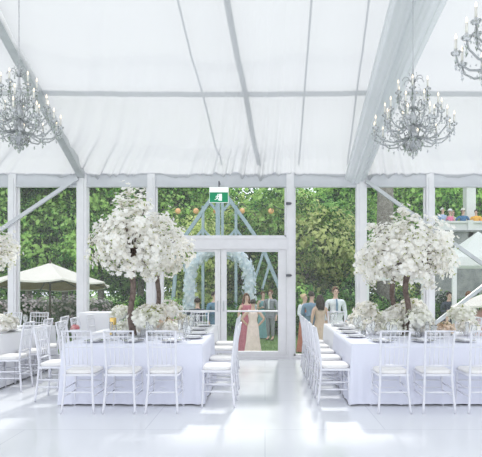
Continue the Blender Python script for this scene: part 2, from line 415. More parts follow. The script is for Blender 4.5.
# ------------------------------------------------------------------ chandeliers
def make_chandelier():
    t = thing('chandelier', 'x', 'chandelier')
    st = MB().lathe([(.001, 0), (.035, .02), (.05, .05), (.025, .09), (.03, .14), (.075, .19), (.04, .25), (.02, .30), (.035, .36), (.055, .42), (.025, .50), (.018, .62), (.04, .68), (.02, .74), (.012, .86), (.03, .90), (.012, .95), (.004, 1.08)], n=12)
    st.build('stem', M['silver'], t, True)
    MB().tube([(0, 0, 0), (0, 0, 1.12)], .006, 6).build('chain', M['silver'], t).location = (0, 0, 1.05)
    MB().lathe([(.012, 0), (.06, .04), (.06, .07), (.001, .08)], n=12).build('ceiling_rose', M['silver'], t, True).location = (0, 0, 2.13)
    MB().lathe([(.02, .0), (.09, .03), (.13, .08), (.14, .10), (.12, .10), (.02, .04)], n=14).build('bowl', M['crystal'], t, True)
    cr = MB()
    for n, r, zb, zt, off in ((12, .48, .18, .30, 0), (10, .34, .34, .50, .3), (6, .20, .56, .74, .1)):
        am = MB().tube([(.03, 0, zb), (r * .25, 0, zb - .02), (r * .5, 0, zb - .07), (r * .78, 0, zb - .05), (r * .96, 0, zb + .02), (r, 0, zt - .03)], [.011, .010, .010, .009, .008, .007], 6)
        am.tube([(r * .3, 0, zb - .03), (r * .42, 0, zb + .06), (r * .58, 0, zb + .07), (r * .60, 0, zb + .01), (r * .53, 0, zb + .0)], .006, 5)
        ame = am.mesh('arm', M['silver'], True)
        cup = MB().lathe([(.004, zt - .04), (.03, zt - .03), (.045, zt - .01), (.02, zt - .005), (.014, zt + .02)], (r, 0, 0), 10).mesh('cup', M['crystal'], True)
        can = MB().tube([(r, 0, zt), (r, 0, zt + .10)], .011, 8).mesh('candle', M['candle'], True)
        blb = MB().lathe([(.004, 0), (.010, .012), (.008, .03), (.001, .05)], (r, 0, zt + .10), 8).mesh('bulb', M['bulb'], True)
        for k in range(n):
            a = off + 2 * PI * k / n
            o = link('arm', ame, t); o.rotation_euler = (0, 0, a)
            for nm, me in (('cup', cup), ('candle', can), ('bulb', blb)):
                c = link(nm, me, o)
            ca, sa_ = math.cos(a), math.sin(a)
            for dz, rr in ((.08, r), (.13, r)):
                cr.octa((rr * ca, rr * sa_, zt - dz), .017, .065)
            for da in (-.05, .05):
                cr.octa((r * math.cos(a + da / r), r * math.sin(a + da / r), zt - .07), .010, .04)
            cr.octa((r * .62 * ca, r * .62 * sa_, zb - .12), .012, .055)
            # bead swags from stem to arm tip
            for q in range(9):
                f = (q + .5) / 9; rr = .04 + (r - .04) * f
                zz = (zt + .28) * (1 - f) + (zt - .02) * f - .16 * math.sin(PI * f)
                cr.octa((rr * ca, rr * sa_, zz), .010, .026)
            for q in range(5):
                f = (q + .5) / 5; aa = a + 2 * PI / n * f
                cr.octa((r * math.cos(aa), r * math.sin(aa), zt - .03 - .07 * math.sin(PI * f)), .0075, .02)
    for k in range(10):
        a = 2 * PI * k / 10
        cr.octa((.10 * math.cos(a), .10 * math.sin(a), .03), .012, .06); cr.octa((.05 * math.cos(a), .05 * math.sin(a), -.02), .012, .06)
    cr.octa((0, 0, -.06), .022, .08)
    cr.build('crystal_drops', M['crystal'], t, kind='stuff')
    fl = MB()
    for k in range(6):
        a = 2 * PI * k / 6
        ca, sa_ = math.cos(a), math.sin(a)
        fl.tube([(.012 * ca, .012 * sa_, .86), (.07 * ca, .07 * sa_, .93), (.12 * ca, .12 * sa_, .92), (.14 * ca, .14 * sa_, .88)], .005, 5)
    fl.build('crown_scrolls', M['silver'], t, True)
    return t
ch = Proto(make_chandelier())
c1 = at(413, 152, 6.0); c2 = at(19, 146, 6.0); c3 = at(521, 80, 3.8)
ch.put(c1, .1, 'silver crystal chandelier hanging over the table of seven white chairs, right of the sash', 'crystal chandeliers')
o = ch.put(c2, .35, 'pale crystal chandelier with warm candles hanging left of the grey rafter', 'crystal chandeliers')
o = ch.put(c3, .2, 'crystal chandelier cut off by the upper right corner of the photo', 'crystal chandeliers')
for k in o.children:
    if k.name.startswith('chain'): k.scale = (1, 1, 1.95)
    if k.name.startswith('ceiling_rose'): k.location = (0, 0, 3.20)

# ------------------------------------------------------------------ chairs
def make_chair():
    t = thing('chiavari_chair', 'x', 'chair'); m = M['chair']
    MB().box((0, .01, .435), (.37, .36, .025)).build('seat', m, t)
    cu = MB(); prof = [(.0, .448), (.176, .448), (.184, .46), (.182, .478), (.165, .488), (.0, .490)]
    n = 24; vs = []
    for r, z in prof:
        for j in range(n):
            a = 2 * PI * j / n + PI / n; c, s_ = math.cos(a), math.sin(a); k = 1 / max(abs(c), abs(s_)) ** .82
            vs.append((r * k * c, .01 + r * k * s_ * .97, z))
    fs = [(i * n + j, i * n + (j + 1) % n, (i + 1) * n + (j + 1) % n, (i + 1) * n + j) for i in range(len(prof) - 1) for j in range(n)]
    cu.add(vs, fs).build('cushion', M['cushion'], t, True)
    def leg(pts, nm='leg'):
        k = len(pts); out = []; rad = []
        for i in range(k - 1):
            a, b = Vector(pts[i]), Vector(pts[i + 1])
            for q in range(4):
                out.append(a.lerp(b, q / 4)); rad.append(.0125 + (.003 if q == 2 else 0))
        out.append(Vector(pts[-1])); rad.append(.012)
        MB().tube(out, rad, 8).build(nm, m, t, True)
    for s in (-1, 1):
        leg([(s * .185, .185, 0), (s * .170, .175, .24), (s * .165, .17, .45)])
        leg([(s * .185, -.205, 0), (s * .165, -.18, .24), (s * .155, -.165, .45), (s * .158, -.187, .69), (s * .165, -.232, .95)], 'back_leg')
    def rail(a, b, r=.009, nm='stretcher', bow=0):
        a, b = Vector(a), Vector(b); c = (a + b) / 2 + Vector((0, -bow, 0))
        MB().tube([a, c, b], [r * .85, r * 1.25, r * .85], 8).build(nm, m, t, True)
    for z in (.22, .31):
        rail((-.17, .178, z), (.17, .178, z))
    rail((-.168, -.182, .24), (.168, -.182, .24))
    for s in (-1, 1):
        for z in (.19, .28): rail((s * .172, .178, z), (s * .17, -.184, z))
    rail((-.157, -.172, .545), (.157, -.172, .545), .010, 'back_rail'); rail((-.160, -.198, .76), (.160, -.198, .76), .006, 'back_rail', .006)
    rail((-.163, -.218, .88), (.163, -.218, .88), .006, 'back_rail', .008); rail((-.168, -.232, .945), (.168, -.232, .945), .010, 'top_rail', .010)
    for k in range(5):
        x = -.105 + k * .0525
        MB().tube([(x, -.172, .545), (x, -.186, .66), (x, -.203, .76), (x, -.228, .94)], [.004, .0065, .004, .005], 6).build('spindle', m, t, True)
    return t
chair = Proto(make_chair())
GRP = 'white chiavari chairs around the tables'
for x, p in ((-2.14, 'leftmost'), (-1.665, 'middle'), (-1.18, 'rightmost')):
    chair.put((x, 5.68, 0), 0, 'white chair, %s of three with their backs to us at left table' % p, GRP)
for x, p in ((1.48, 'leftmost'), (1.99, 'middle'), (2.51, 'rightmost')):
    chair.put((x, 5.68, 0), 0, 'white chair, %s of three with their backs to us at right table' % p, GRP)
for k, (x, y) in enumerate(((-.57, 5.93), (-.57, 6.62), (-.66, 7.62), (-.66, 8.28))):
    chair.put((x, y, 0), PI / 2, 'white chair in side view, %s from us along the aisle side of left tables' % ORD[k], GRP)
for k, y in enumerate((6.05, 6.66, 7.27, 7.88, 8.5)):
    chair.put((.855, y, 0), -PI / 2, 'white chair in side view, %s from us along the aisle side of right tables' % ORD[k], GRP)
for k, y in enumerate((6.2, 6.85)):
    chair.put((-2.68, y, 0), -PI / 2, 'white chair on far side from aisle of near left table, %s from us' % ORD[k], GRP)
for k, y in enumerate((7.65, 8.3)):
    chair.put((-2.80, y, 0), -PI / 2, 'white chair left of the second left table, %s from us' % ORD[k], GRP)
for k, y in enumerate((6.75, 7.35, 7.95)):
    chair.put((-3.55, y, 0), PI / 2 + .05, 'white chair beside the table at photo left edge, %s from us' % ORD[k], GRP)
for k, x in enumerate((-4.75, -4.25)):
    chair.put((x, 8.82, 0), PI, 'white chair behind the edge table at left, %s from the left' % ORD[k], GRP)
for k, x in enumerate((-2.25, -1.75, -1.25)):
    chair.put((x, 8.98, 0), PI, 'white chair facing us behind the far left table, %s from left' % ORD[k], GRP)
for k, x in enumerate((1.4, 1.95, 2.5)):
    chair.put((x, 9.20, 0), PI, 'white chair facing us behind the far right table, %s from left' % ORD[k], GRP)
for k, y in enumerate((6.3, 6.95, 7.75, 8.4)):
    chair.put((3.20, y, 0), PI / 2, 'white chair along the outer right side of right tables, %s from us' % ORD[k], GRP)

# ------------------------------------------------------------------ tables and cloths
TH = .745
def make_table(x0, x1, y0, y1, label, th=TH):
    t = thing('banquet_table', label, 'table', ((x0 + x1) / 2, (y0 + y1) / 2, 0), 0, 'banquet tables under the cloths')
    w_, d_ = x1 - x0 - .04, y1 - y0 - .04
    MB().box((0, 0, th - .03), (w_, d_, .03)).build('table_top', M['wood'], t)
    for sx in (-1, 1):
        for sy in (-1, 1):
            MB().tube([(sx * (w_ / 2 - .1), sy * (d_ / 2 - .1), 0), (sx * (w_ / 2 - .1), sy * (d_ / 2 - .1), th - .045)], .02, 8).build('leg', M['alugrey'], t)
def make_cloth(x0, x1, y0, y1, label, m, th=TH, seed=0, hem=.012):
    rng = random.Random(seed)
    cx, cy = (x0 + x1) / 2, (y0 + y1) / 2; w_, d_ = x1 - x0, y1 - y0
    # perimeter samples
    per = []; n1, n2 = int(w_ / .02), int(d_ / .02)
    for i in range(n1): per.append((-w_ / 2 + w_ * i / n1, -d_ / 2, 0, -1, i / n1))
    for i in range(n2): per.append((w_ / 2, -d_ / 2 + d_ * i / n2, 1, 0, i / n2))
    for i in range(n1): per.append((w_ / 2 - w_ * i / n1, d_ / 2, 0, 1, i / n1))
    for i in range(n2): per.append((-w_ / 2, d_ / 2 - d_ * i / n2, -1, 0, i / n2))
    n = len(per); b = MB(); ph = [rng.random() * 6 for _ in range(4)]
    rows = 14
    for j in range(rows + 1):
        v = j / rows; z = th + .006 - (th - hem) * v
        rnd = .012 * (1 - (1 - min(1, v * 6)) ** 2)
        for k, (x, y, nx, ny, u) in enumerate(per):
            s = k * .02
            corner = math.exp(-(min(u, 1 - u) / .05) ** 2)
            f = (.5 + .5 * math.sin(s * 14 + ph[0] + 1.3 * math.sin(s * 2.1))) * .012 + .006 * math.sin(s * 37 + ph[1]) + .008 * math.sin(s * 5.2 + ph[2])
            off = rnd * .6 + v * (.010 + f * v) + corner * v * (.05 + .03 * math.sin(s * 55))
            xn, yn = nx, ny
            if u < .5 and corner > .01:   # blend the normal at corners
                pxn = per[k - max(1, int(u * (n1 if ny else n2)) + 1)]
                wgt = .5 * corner; xn = nx * (1 - wgt) + pxn[2] * wgt; yn = ny * (1 - wgt) + pxn[3] * wgt
            elif corner > .01:
                nxt = per[(k + max(1, int((1 - u) * (n1 if ny else n2)) + 1)) % n]
                wgt = .5 * corner; xn = nx * (1 - wgt) + nxt[2] * wgt; yn = ny * (1 - wgt) + nxt[3] * wgt
            b.v.append((x + xn * off, y + yn * off, z))
    for j in range(rows):
        for k in range(n):
            b.f.append((j * n + k, (j + 1) * n + k, (j + 1) * n + (k + 1) % n, j * n + (k + 1) % n))
    b.f.append(tuple(range(n)))
    o = b.build('tablecloth', m, smooth=False)
    me = o.data
    sm = [len(p.vertices) == 4 for p in me.polygons]; me.polygons.foreach_set('use_smooth', sm)
    o.location = (cx, cy, 0)
    tag(o, label, 'tablecloth', 'floor length tablecloths')
TB = {
    'near left table': (-2.48, -.77, 5.87, 7.20, 'cloth'),
    'far left table': (-2.62, -.86, 7.28, 8.72, 'clothw'),
    'near right table': (1.06, 3.0, 5.87, 7.38, 'cloth'),
    'far right table': (1.10, 3.0, 7.46, 8.96, 'clothw'),
    'left edge table': (-5.6, -3.76, 6.6, 8.6, 'clothw'),
}
for k, (nm, (a, b, c, d, mm)) in enumerate(TB.items()):
    make_table(a, b, c, d, 'wooden banquet table hidden under the cloth of the ' + nm)
    make_cloth(a, b, c, d, {'near left table': 'pale lavender floor length tablecloth behind three chairs at left', 'far left table': 'white tablecloth of the second left table, nearer the doors',
        'near right table': 'pale lavender floor length tablecloth behind three chairs at right', 'far right table': 'white tablecloth of the second right table, nearer the windows',
        'left edge table': 'white tablecloth at the left edge of the photo'}[nm], M[mm], seed=k + 3)
make_table(-3.42, -2.84, 8.75, 9.32, 'tall side table hidden under white cloth by the window', .955)
make_cloth(-3.42, -2.84, 8.75, 9.32, 'white cloth over a taller side table below the window post', M['clothw'], .955, seed=11)

# ------------------------------------------------------------------ tableware
def lathe_thing(nm, cat, prof, m, n=14):
    o = MB().lathe(prof, n=n).build(nm, m, None, True); o['category'] = cat; return o
wine = thing('wine_glass', 'x', 'glass')
MB().lathe([(.034, 0), (.032, .004), (.006, .010), (.004, .05), (.005, .085)], n=12).build('stem', M['glass'], wine, True)
MB().lathe([(.006, .085), (.028, .10), (.038, .13), (.036, .165), (.030, .20), (.028, .20), (.033, .165), (.035, .13), (.026, .105), (.003, .092)], n=12).build('bowl', M['glass'], wine, True)
wine = Proto(wine)
flu = thing('champagne_flute', 'x', 'glass')
MB().lathe([(.030, 0), (.028, .004), (.005, .010), (.004, .09)], n=12).build('stem', M['glass'], flu, True)
MB().lathe([(.005, .09), (.018, .12), (.024, .17), (.022, .235), (.020, .235), (.021, .17), (.015, .125), (.002, .10)], n=12).build('bowl', M['glass'], flu, True)
flu = Proto(flu)
pl = thing('dinner_plate', 'x', 'plate')
MB().lathe([(.001, .004), (.08, .004), (.095, .010), (.132, .018), (.134, .022), (.096, .015), (.08, .009), (.001, .009)], n=24).build('plate_body', M['china'], pl)
MB().lathe([(.128, .0195), (.136, .0195), (.136, .0225), (.128, .0215)], n=24).build('rim', M['rim'], pl, True)
pl = Proto(pl)
nk = MB()
for k in range(3):
    nk.box((0, 0, .006 + k * .009), (.085 - .006 * k, .20 - .01 * k, .008))
nk = nk.build('napkin', M['clothw']); nk['category'] = 'napkin'; nk = Proto(nk)
vot = thing('votive_holder', 'x', 'candle holder')
MB().lathe([(.025, 0), (.03, .005), (.034, .07), (.031, .07), (.027, .010), (.001, .008)], n=12).build('cup', M['glass'], vot, True)
MB().lathe([(.024, .010), (.025, .04), (.001, .042)], n=10).build('candle', M['wax'], vot, True)
vot = Proto(vot)
def setting(x, y, rz, where, tbl):
    c, s = math.cos(rz), math.sin(rz)
    def p(a, b): return (x + a * c - b * s, y + a * s + b * c, TH + .008)
    pl.put(p(0, .19), rz, 'white rimmed dinner plate, ' + where, 'dinner plates on the ' + tbl)
    q = p(0, .19); nk.put((q[0], q[1], TH + .0195), rz + .05, 'folded white napkin on plate, ' + where, 'napkins on the ' + tbl)
    wine.put(p(.19, .33), rz, 'clear wine glass, ' + where, 'wine glasses on the ' + tbl)
    flu.put(p(.13, .40), rz, 'tall champagne flute, ' + where, 'champagne flutes on the ' + tbl)
for nm, (a, b, c, d, mm) in TB.items():
    short = nm
    if nm == 'left edge table':
        for k, y in enumerate((6.8, 7.4, 8.0)): setting(b, y, PI / 2, '%s place from us, aisle side, %s' % (ORD[k], short), nm)
        continue
    near = 'near' in nm
    xs = {'near left table': (-2.14, -1.665, -1.18), 'far left table': (-2.25, -1.75, -1.25), 'near right table': (1.48, 1.99, 2.51), 'far right table': (1.4, 1.95, 2.5)}[nm]
    for k, x in enumerate(xs):
        if near: setting(x, c, 0, '%s place from left, front edge, %s' % (ORD[k], short), nm)
        else: setting(x, d, PI, '%s place from left, back edge, %s' % (ORD[k], short), nm)
    ys = {'near left table': (6.45, 6.95), 'far left table': (7.62, 8.28), 'near right table': (6.60, 7.15), 'far right table': (7.75, 8.4)}[nm]
    left = 'left' in nm
    for k, y in enumerate(ys):
        setting(b if left else a, y, PI / 2 if left else -PI / 2, '%s place from us, aisle side, %s' % (ORD[k], short), nm)
    vr = random.Random(5 + len(nm))
    for k in range(5):
        x = a + .35 + (b - a - .7) * k / 4; y = (c + d) / 2 + (-.22 if k % 2 else .24)
        vot.put((x, y, TH + .007), 0, 'glass votive candle, %s from left down the middle of the %s' % (ORD[k], nm), 'votives on the ' + nm)

# ------------------------------------------------------------------ flowers
def flower_tree(label, loc, H, rx, rz_, seed, n=1100, tilt=0.0):
    """manzanita trunk with blossom clouds; H = height of cloud centre above the table"""
    rng = random.Random(seed)
    t = thing('blossom_tree', label, 'flower arrangement', loc, 0, 'tall white blossom trees on the tables')
    MB().lathe([(.11, 0), (.11, .015), (.05, .03), (.05, .05), (.001, .05)], n=16).build('base', M['silver'], t, True)
    top = H - rz_ * .25
    tr = MB()
    tp = [Vector((.02 * math.sin(k * 1.3 + seed), .02 * math.cos(k * 1.1), .03 + (top - .03) * k / 8)) for k in range(9)]
    tr.tube(tp, [.05, .045, .041, .038, .038, .038, .040, .046, .058], 9)
    tr.tube([p + Vector((.026 * math.cos(i * .9), .026 * math.sin(i * .9), 0)) for i, p in enumerate(tp)], [.016] * 9, 6)
    tr.build('trunk', M['bark'], t, True)
    br = MB(); bl = MB(); lf = MB()
    nb = 34
    tips = []
    for k in range(nb):
        a = 2 * PI * k * .382 + rng.random() * .4; e = math.asin(max(-1, min(1, -.92 + 1.9 * (k + .5) / nb)))
        l = rng.uniform(.72, 1.12)
        end = Vector((math.cos(a) * math.cos(e) * rx * l, math.sin(a) * math.cos(e) * rx * l * .9, H + math.sin(e) * rz_ * l))
        if e < 0: end.z = H + math.sin(e) * rz_ * l * .85; end.x *= 1.05
        mid = tp[-1].lerp(end, .5) + Vector((0, 0, .07))
        br.tube([tp[-1] - Vector((0, 0, .04)), mid, end], [.012, .008, .003], 5)
        tips.append((mid, end))
    tips.append((Vector((-.03, 0, H + rz_ * .7)), Vector((-.06, 0, H + rz_ * 1.32)))); tips.append((Vector((-.02, 0, H + rz_ * .6)), Vector((.12, 0, H + rz_ * 1.15))))
    br.build('branches', M['bark'], t, True)
    for i in range(n):
        m_, e_ = tips[rng.randrange(len(tips))]
        f = rng.random() ** .6; base = m_.lerp(e_, f * 1.08)
        sp = .085 * (1.25 - .7 * f)
        c = base + Vector((rng.gauss(0, sp), rng.gauss(0, sp), rng.gauss(0, sp * .9)))
        nr = (c - Vector((0, 0, H - .1))); nr = nr.normalized() + Vector((rng.uniform(-.6, .6), rng.uniform(-.6, .6) - .3, rng.uniform(-.4, .6)))
        bl.blossom(c, rng.uniform(.024, .044), nr, rng)
        if i % 4 == 0:
            lf.leaf(c + Vector((rng.uniform(-.04, .04), rng.uniform(-.04, .04), -.02)), (rng.uniform(-1, 1), rng.uniform(-1, 1), rng.uniform(-.4, .6)), nr, .05, .022)
    bl.build('blossoms', M['petal'], t); lf.build('sprig_leaves', M['sprig'], t)
    return t
flower_tree('white blossom tree on a brown trunk, front one on left tables', (atx(132, 6.55), 6.55, TH + .007), 1.29, .56, .55, 21, 2400)
flower_tree('white blossom tree on a brown trunk, second from us on left tables', (atx(158, 7.95), 7.95, TH + .007), 1.24, .54, .50, 22, 1700)
flower_tree('white blossom tree on a dark trunk, front one on right tables', (atx(407, 6.7), 6.7, TH + .007), 1.12, .72, .47, 23, 2600)
flower_tree('white blossom tree on a brown trunk, second from us on right tables', (atx(393, 8.1), 8.1, TH + .007), 1.12, .64, .45, 24, 1600)
flower_tree('white blossom tree cut off by the left edge of the photo', (-4.38, 7.6, TH + .007), 1.28, .42, .30, 25, 1000)

def bouquet(label, x, y, r, m, seed, vase='bowl', z=TH + .007, lift=0, n=105, greens=True, group='low flower arrangements'):
    rng = random.Random(seed)
    t = thing('flower_bowl' if vase == 'bowl' else 'flower_vase', label, 'flower arrangement', (x, y, z), 0, group)
    if vase == 'bowl': MB().lathe([(.04, 0), (.05, .004), (.075, .06), (.07, .065), (.045, .01), (.001, .008)], n=14).build('bowl', M['china'], t, True); h = .06
    elif vase == 'gold': MB().lathe([(.045, 0), (.05, .005), (.04, .08), (.055, .22), (.05, .225), (.034, .08), (.001, .02)], n=14).build('vase', M['gold'], t, True); h = .22
    else: MB().lathe([(.04, 0), (.045, .005), (.03, .10), (.04, lift), (.036, lift), (.026, .1), (.001, .01)], n=14).build('vase', M['glass'], t, True); h = lift
    b = MB(); l = MB()
    for i in range(n):
        a = rng.random() * 2 * PI; e = math.asin(rng.uniform(-.35, 1)); rr = r * rng.uniform(.72, 1.18)
        d = Vector((math.cos(a) * math.cos(e), math.sin(a) * math.cos(e), math.sin(e)))
        c = Vector((0, 0, h + r * .35)) + Vector((d.x * rr, d.y * rr, d.z * rr * .8))
        b.blossom(c, r * rng.uniform(.20, .30), d + Vector((rng.uniform(-.4, .4), rng.uniform(-.4, .4), .2)), rng, 6); b.blossom(c + d * r * .07, r * .15, d, rng, 5)
        if i % 4 == 0: l.leaf(c, (d.x, d.y, d.z - .4), (rng.random(), rng.random(), 1), r * .6, r * .25)
    b.ball((0, 0, h + r * .3), r * .62, 12, 8)
    b.build('blooms', m, t)
    if greens: l.build('leaves', M['sprig'], t)
    return t
def tb(px, Y): return atx(px, Y), Y
L1 = [
    ('round pale green white hydrangea ball in tall glass vase, far left table', 121, 8.4, .12, 'petalg', 'glass', .17),
    ('cream mound of roses in tall glass vase just right of the front left trunk', 143, 6.62, .15, 'petalg', 'glass', .16),
    ('white mound of roses in tall glass vase between the two left trunks', 151, 7.0, .15, 'petal', 'glass', .20),
    ('blush white mound of blooms in tall vase right of second left trunk', 169, 7.75, .15, 'petal', 'glass', .22),
    ('white mound of roses in tall glass vase left of the front right trunk', 398, 6.95, .15, 'petal', 'glass', .20),
    ('cream mound of roses in tall glass vase right of the front right trunk', 418, 6.62, .14, 'petalg', 'glass', .18),
    ('tall vase of white blooms right of the second right trunk', 412, 8.0, .16, 'petal', 'glass', .24),
    ('tall vase of white blooms at the aisle end of far right table', 366, 8.3, .15, 'petal', 'glass', .20),
    ('tall vase of cream blooms at the outer end of near right table', 462, 7.1, .14, 'petalg', 'glass', .20),
    ('white rose bowl beside the front trunk on near left table', 146, 6.9, .11, 'petal', 'bowl', 0),
    ('cream rose bowl just left of front trunk, near left table', 127, 6.95, .10, 'petalg', 'bowl', 0),
    ('white rose bowl near the aisle end of near left table', 170, 6.85, .10, 'petal', 'bowl', 0),
    ('blush bowl of roses on far left table behind the rose bowls', 160, 7.6, .12, 'peach', 'bowl', 0),
    ('small white bowl of blooms on far left table near aisle', 184, 7.9, .10, 'petal', 'bowl', 0),
    ('small rose red posy at the window end of far left table', 75, 7.1, .055, 'rose', 'bowl', 0),
    ('white rose bowl at aisle end of near right table', 372, 6.95, .11, 'petal', 'bowl', 0),
    ('cream green rose bowl left of the front trunk, near right table', 394, 6.75, .12, 'petalg', 'bowl', 0),
    ('white rose bowl right of the front trunk, near right table', 424, 6.85, .11, 'petal', 'bowl', 0),
    ('peach bowl of blooms toward the right of near right table', 446, 6.7, .09, 'peach', 'bowl', 0),
    ('white rose bowl near the right end of near right table', 468, 6.8, .11, 'petal', 'bowl', 0),
    ('white blooms in bowl at far right table by the aisle', 358, 8.0, .12, 'petal', 'bowl', 0),
    ('cream blooms in bowl at centre of far right table', 383, 8.45, .12, 'petalg', 'bowl', 0),
    ('white blooms at outer end of far right table', 415, 8.2, .12, 'petal', 'bowl', 0),
    ('white hydrangea bowl on the left edge table', 4, 7.2, .14, 'petal', 'bowl', 0),
]
for k, (lb, px, Y, r, mm, vs, lf_) in enumerate(L1):
    bouquet(lb, atx(px, Y), Y, r * (1.0 if mm == 'rose' else 1.25), M[mm], 50 + k, vs, lift=lf_, greens=(mm != 'rose'))
gv = thing('gold_vase', 'narrow gold vase standing on the near left table', 'vase', (atx(113, 6.95), 6.95, TH + .007))
MB().lathe([(.05, 0), (.052, .006), (.035, .04), (.042, .12), (.048, .24), (.044, .245), (.036, .12), (.001, .03)], n=16).build('vase_body', M['gold'], gv, True)
gv = thing('gold_candlestick', 'gold candlestick with an amber candle on the near right table', 'candlestick', (atx(447, 7.1), 7.1, TH + .007))
MB().lathe([(.05, 0), (.05, .008), (.012, .03), (.014, .08), (.024, .10), (.030, .13), (.001, .132)], n=14).build('stick', M['gold'], gv, True)
MB().lathe([(.020, .13), (.020, .25), (.003, .255), (.002, .27)], n=10).build('candle', M['peach'], gv, True)

# ------------------------------------------------------------------ garden: trees and shrubs
def crown_mesh(name, m, blobs, n, size, seed):
    rng = random.Random(seed); b = MB()
    for i in range(n):
        cx, cy, cz, rx, ry, rz_ = blobs[rng.randrange(len(blobs))]
        a = rng.random() * 2 * PI; u = rng.uniform(-1, 1); q = math.sqrt(1 - u * u); r = rng.random() ** .33
        d = Vector((math.cos(a) * q, math.sin(a) * q, u))
        c = Vector((cx + d.x * rx * r, cy + d.y * ry * r, cz + d.z * rz_ * r))
        nr = d + Vector((rng.uniform(-.9, .9), rng.uniform(-.9, .9), rng.uniform(-.3, .9)))
        dd = nr.orthogonal(); l = size * rng.uniform(.6, 1.4)
        dd = Matrix.Rotation(rng.random() * 6.28, 3, nr.normalized()) @ dd
        b.leaf(c, dd, nr, l, l * .6)
    return b.mesh(name, m)
def blobs(rng, w_, h, n):
    out = []
    for i in range(n):
        a = rng.random() * 6.28; r = rng.random() ** .5 * w_ * .62
        z = rng.uniform(.16, .86) * h; s = (.30 + .30 * math.sin(PI * min(1, z / h))) * w_
        out.append((r * math.cos(a), r * math.sin(a), z, s, s, s * .8))
    return out
TM = {}
for k, (nm, mm, sz) in enumerate((('mid', 'leaf', .20), ('dark', 'leafd', .20), ('yellow', 'leafy', .19))):
    rr = random.Random(100 + k)
    TM[nm] = crown_mesh('crown', M[mm], blobs(rr, 2.0, 6.0, 22), 9000, sz * .95, 200 + k)
rr = random.Random(140)
TM['tall'] = crown_mesh('crown', M['leaf'], blobs(rr, 2.3, 10.6, 34), 16000, .20, 240)  # extra height above the view, added to keep direct sun off the floor
tk = MB().tube([(0, 0, 0), (.05, .02, 1.0), (0, .05, 2.2), (.08, 0, 3.6), (.05, 0, 4.8)], [.17, .14, .13, .10, .05], 9)
for a in range(5):
    c, s = math.cos(a * 1.26), math.sin(a * 1.26)
    tk.tube([(.03, .03, 1.8 + .3 * a), (c * .6, s * .6, 2.5 + .3 * a), (c * 1.2, s * 1.2, 3.1 + .3 * a)], [.07, .05, .02], 6)
TRK = tk.mesh('trunk', M['treebark'], True)
def tree(px, Y, kind, sc, label, zs=1.0):
    t = thing('tree', label, 'tree', (atx(px, Y), Y, GZ - .05), R.random() * 6.28, 'leafy trees beyond the glass wall')
    t.scale = (sc, sc, sc * zs)
    link('crown', TM[kind], t); link('trunk', TRK, t)
TREES = [
    (-62, 22, 'tall', 1.0, 'tall tree just beyond the left edge of the photo'),
    (-15, 21, 'tall', 1.0, 'dark green tree at the far left edge of the garden'),
    (30, 20.2, 'tall', 1.0, 'mid green tree over the beige parasol, between first and second posts'),
    (64, 21.2, 'tall', 1.0, 'tall bushy tree behind the post at the left chandelier'),
    (102, 20.2, 'tall', 1.0, 'bright green tree behind the left blossom trees'),
    (140, 21.5, 'tall', 1.0, 'tall tree behind the third post from left'),
    (194, 19.8, 'yellow', .98, 'yellow green tree left of the exit sign'),
    (191, 22.2, 'tall', 1.0, 'tall green tree left of the steel frame and flower arch'),
    (243, 21, 'yellow', 1.15, 'yellow green tree right of the exit sign'),
    (275, 20, 'mid', 1.1, 'green tree above the right door leaf'),
    (306, 19.5, 'yellow', 1.08, 'sunny yellow green tree right of the door post'),
    (352, 23.5, 'tall', 1.0, 'tall full tree behind the sash post'),
    (328, 21, 'dark', 1.0, 'shaded dark tree over the man in white shirt'),
    (392, 22.5, 'yellow', .8, 'light leafed tree above the right blossom trees'),
]
for a in TREES: tree(*a)  # tall crowns leave a gap so sun enters only by the doors
for px, Y, kind, sc, lb in ((398, 29, 'tall', 1.42, 'tall distant tree left of the terrace'), (428, 28, 'tall', 1.35, 'tall distant tree behind the terrace guests, left one'), (466, 29, 'tall', 1.42, 'tall distant tree behind the terrace guests, middle one'), (508, 28, 'tall', 1.4, 'tall distant tree behind the white terrace column'),
                           (-40, 28, 'mid', 1.4, 'tall tree in back row at far left'), (20, 29, 'dark', 1.4, 'tall back row tree behind the parasol'), (75, 29, 'mid', 1.4, 'tall back row tree behind second post'), (130, 29, 'dark', 1.4, 'tall back row tree behind left blossoms'),
                           (185, 30, 'mid', 1.45, 'tall back row tree left of steel frame'), (235, 29, 'dark', 1.4, 'tall back row tree right of steel frame'), (290, 30, 'mid', 1.45, 'tall back row tree behind door post'), (340, 29, 'dark', 1.4, 'tall back row tree behind window right of doors')):
    tree(px, Y, kind, sc, lb)  # tall crowns by the terrace enlarged to block sun over the right tables
# thin bare trunk in the right window
t = thing('bare_tree', 'grey straight tree trunk seen between sash post and blossoms', 'tree', (atx(385, 19), 19, GZ))
MB().tube([(0, 0, 0), (.05, 0, 2), (.0, 0, 4), (.03, 0, 6.5)], [.42, .36, .34, .30], 12).build('trunk', M['treebark'], t, True)
SH = [crown_mesh('foliage', M[mm], blobs(random.Random(300 + k), .62, 1.25, 12), 1800, .09, 310 + k) for k, mm in enumerate(('leafd', 'leafg', 'leaf'))]
FLW = MB()
for i in range(260):
    a = R.random() * 6.28; e = R.uniform(0, 1.4); d = Vector((math.cos(a) * math.cos(e), math.sin(a) * math.cos(e), math.sin(e)))
    FLW.blossom(Vector((d.x * .75, d.y * .75, .5 + d.z * .75)) * R.uniform(.85, 1.05), .05, d, R)
FLW = FLW.mesh('flowers', M['mauve'])
shr = []
k = 0
words = ['at the left edge', 'under the parasol, left', 'under the parasol, centre', 'under the parasol, right', 'behind the side table', 'left of front left trunk', 'behind the left trunks', 'left of the flower arch', 'inside the arch, left', 'inside the arch, right', 'right of the arch', 'by the door post', 'behind the three guests', 'behind man in white shirt', 'by the sash post', 'behind right trunks', 'right of right trunks', 'under white tent', 'at the right edge']
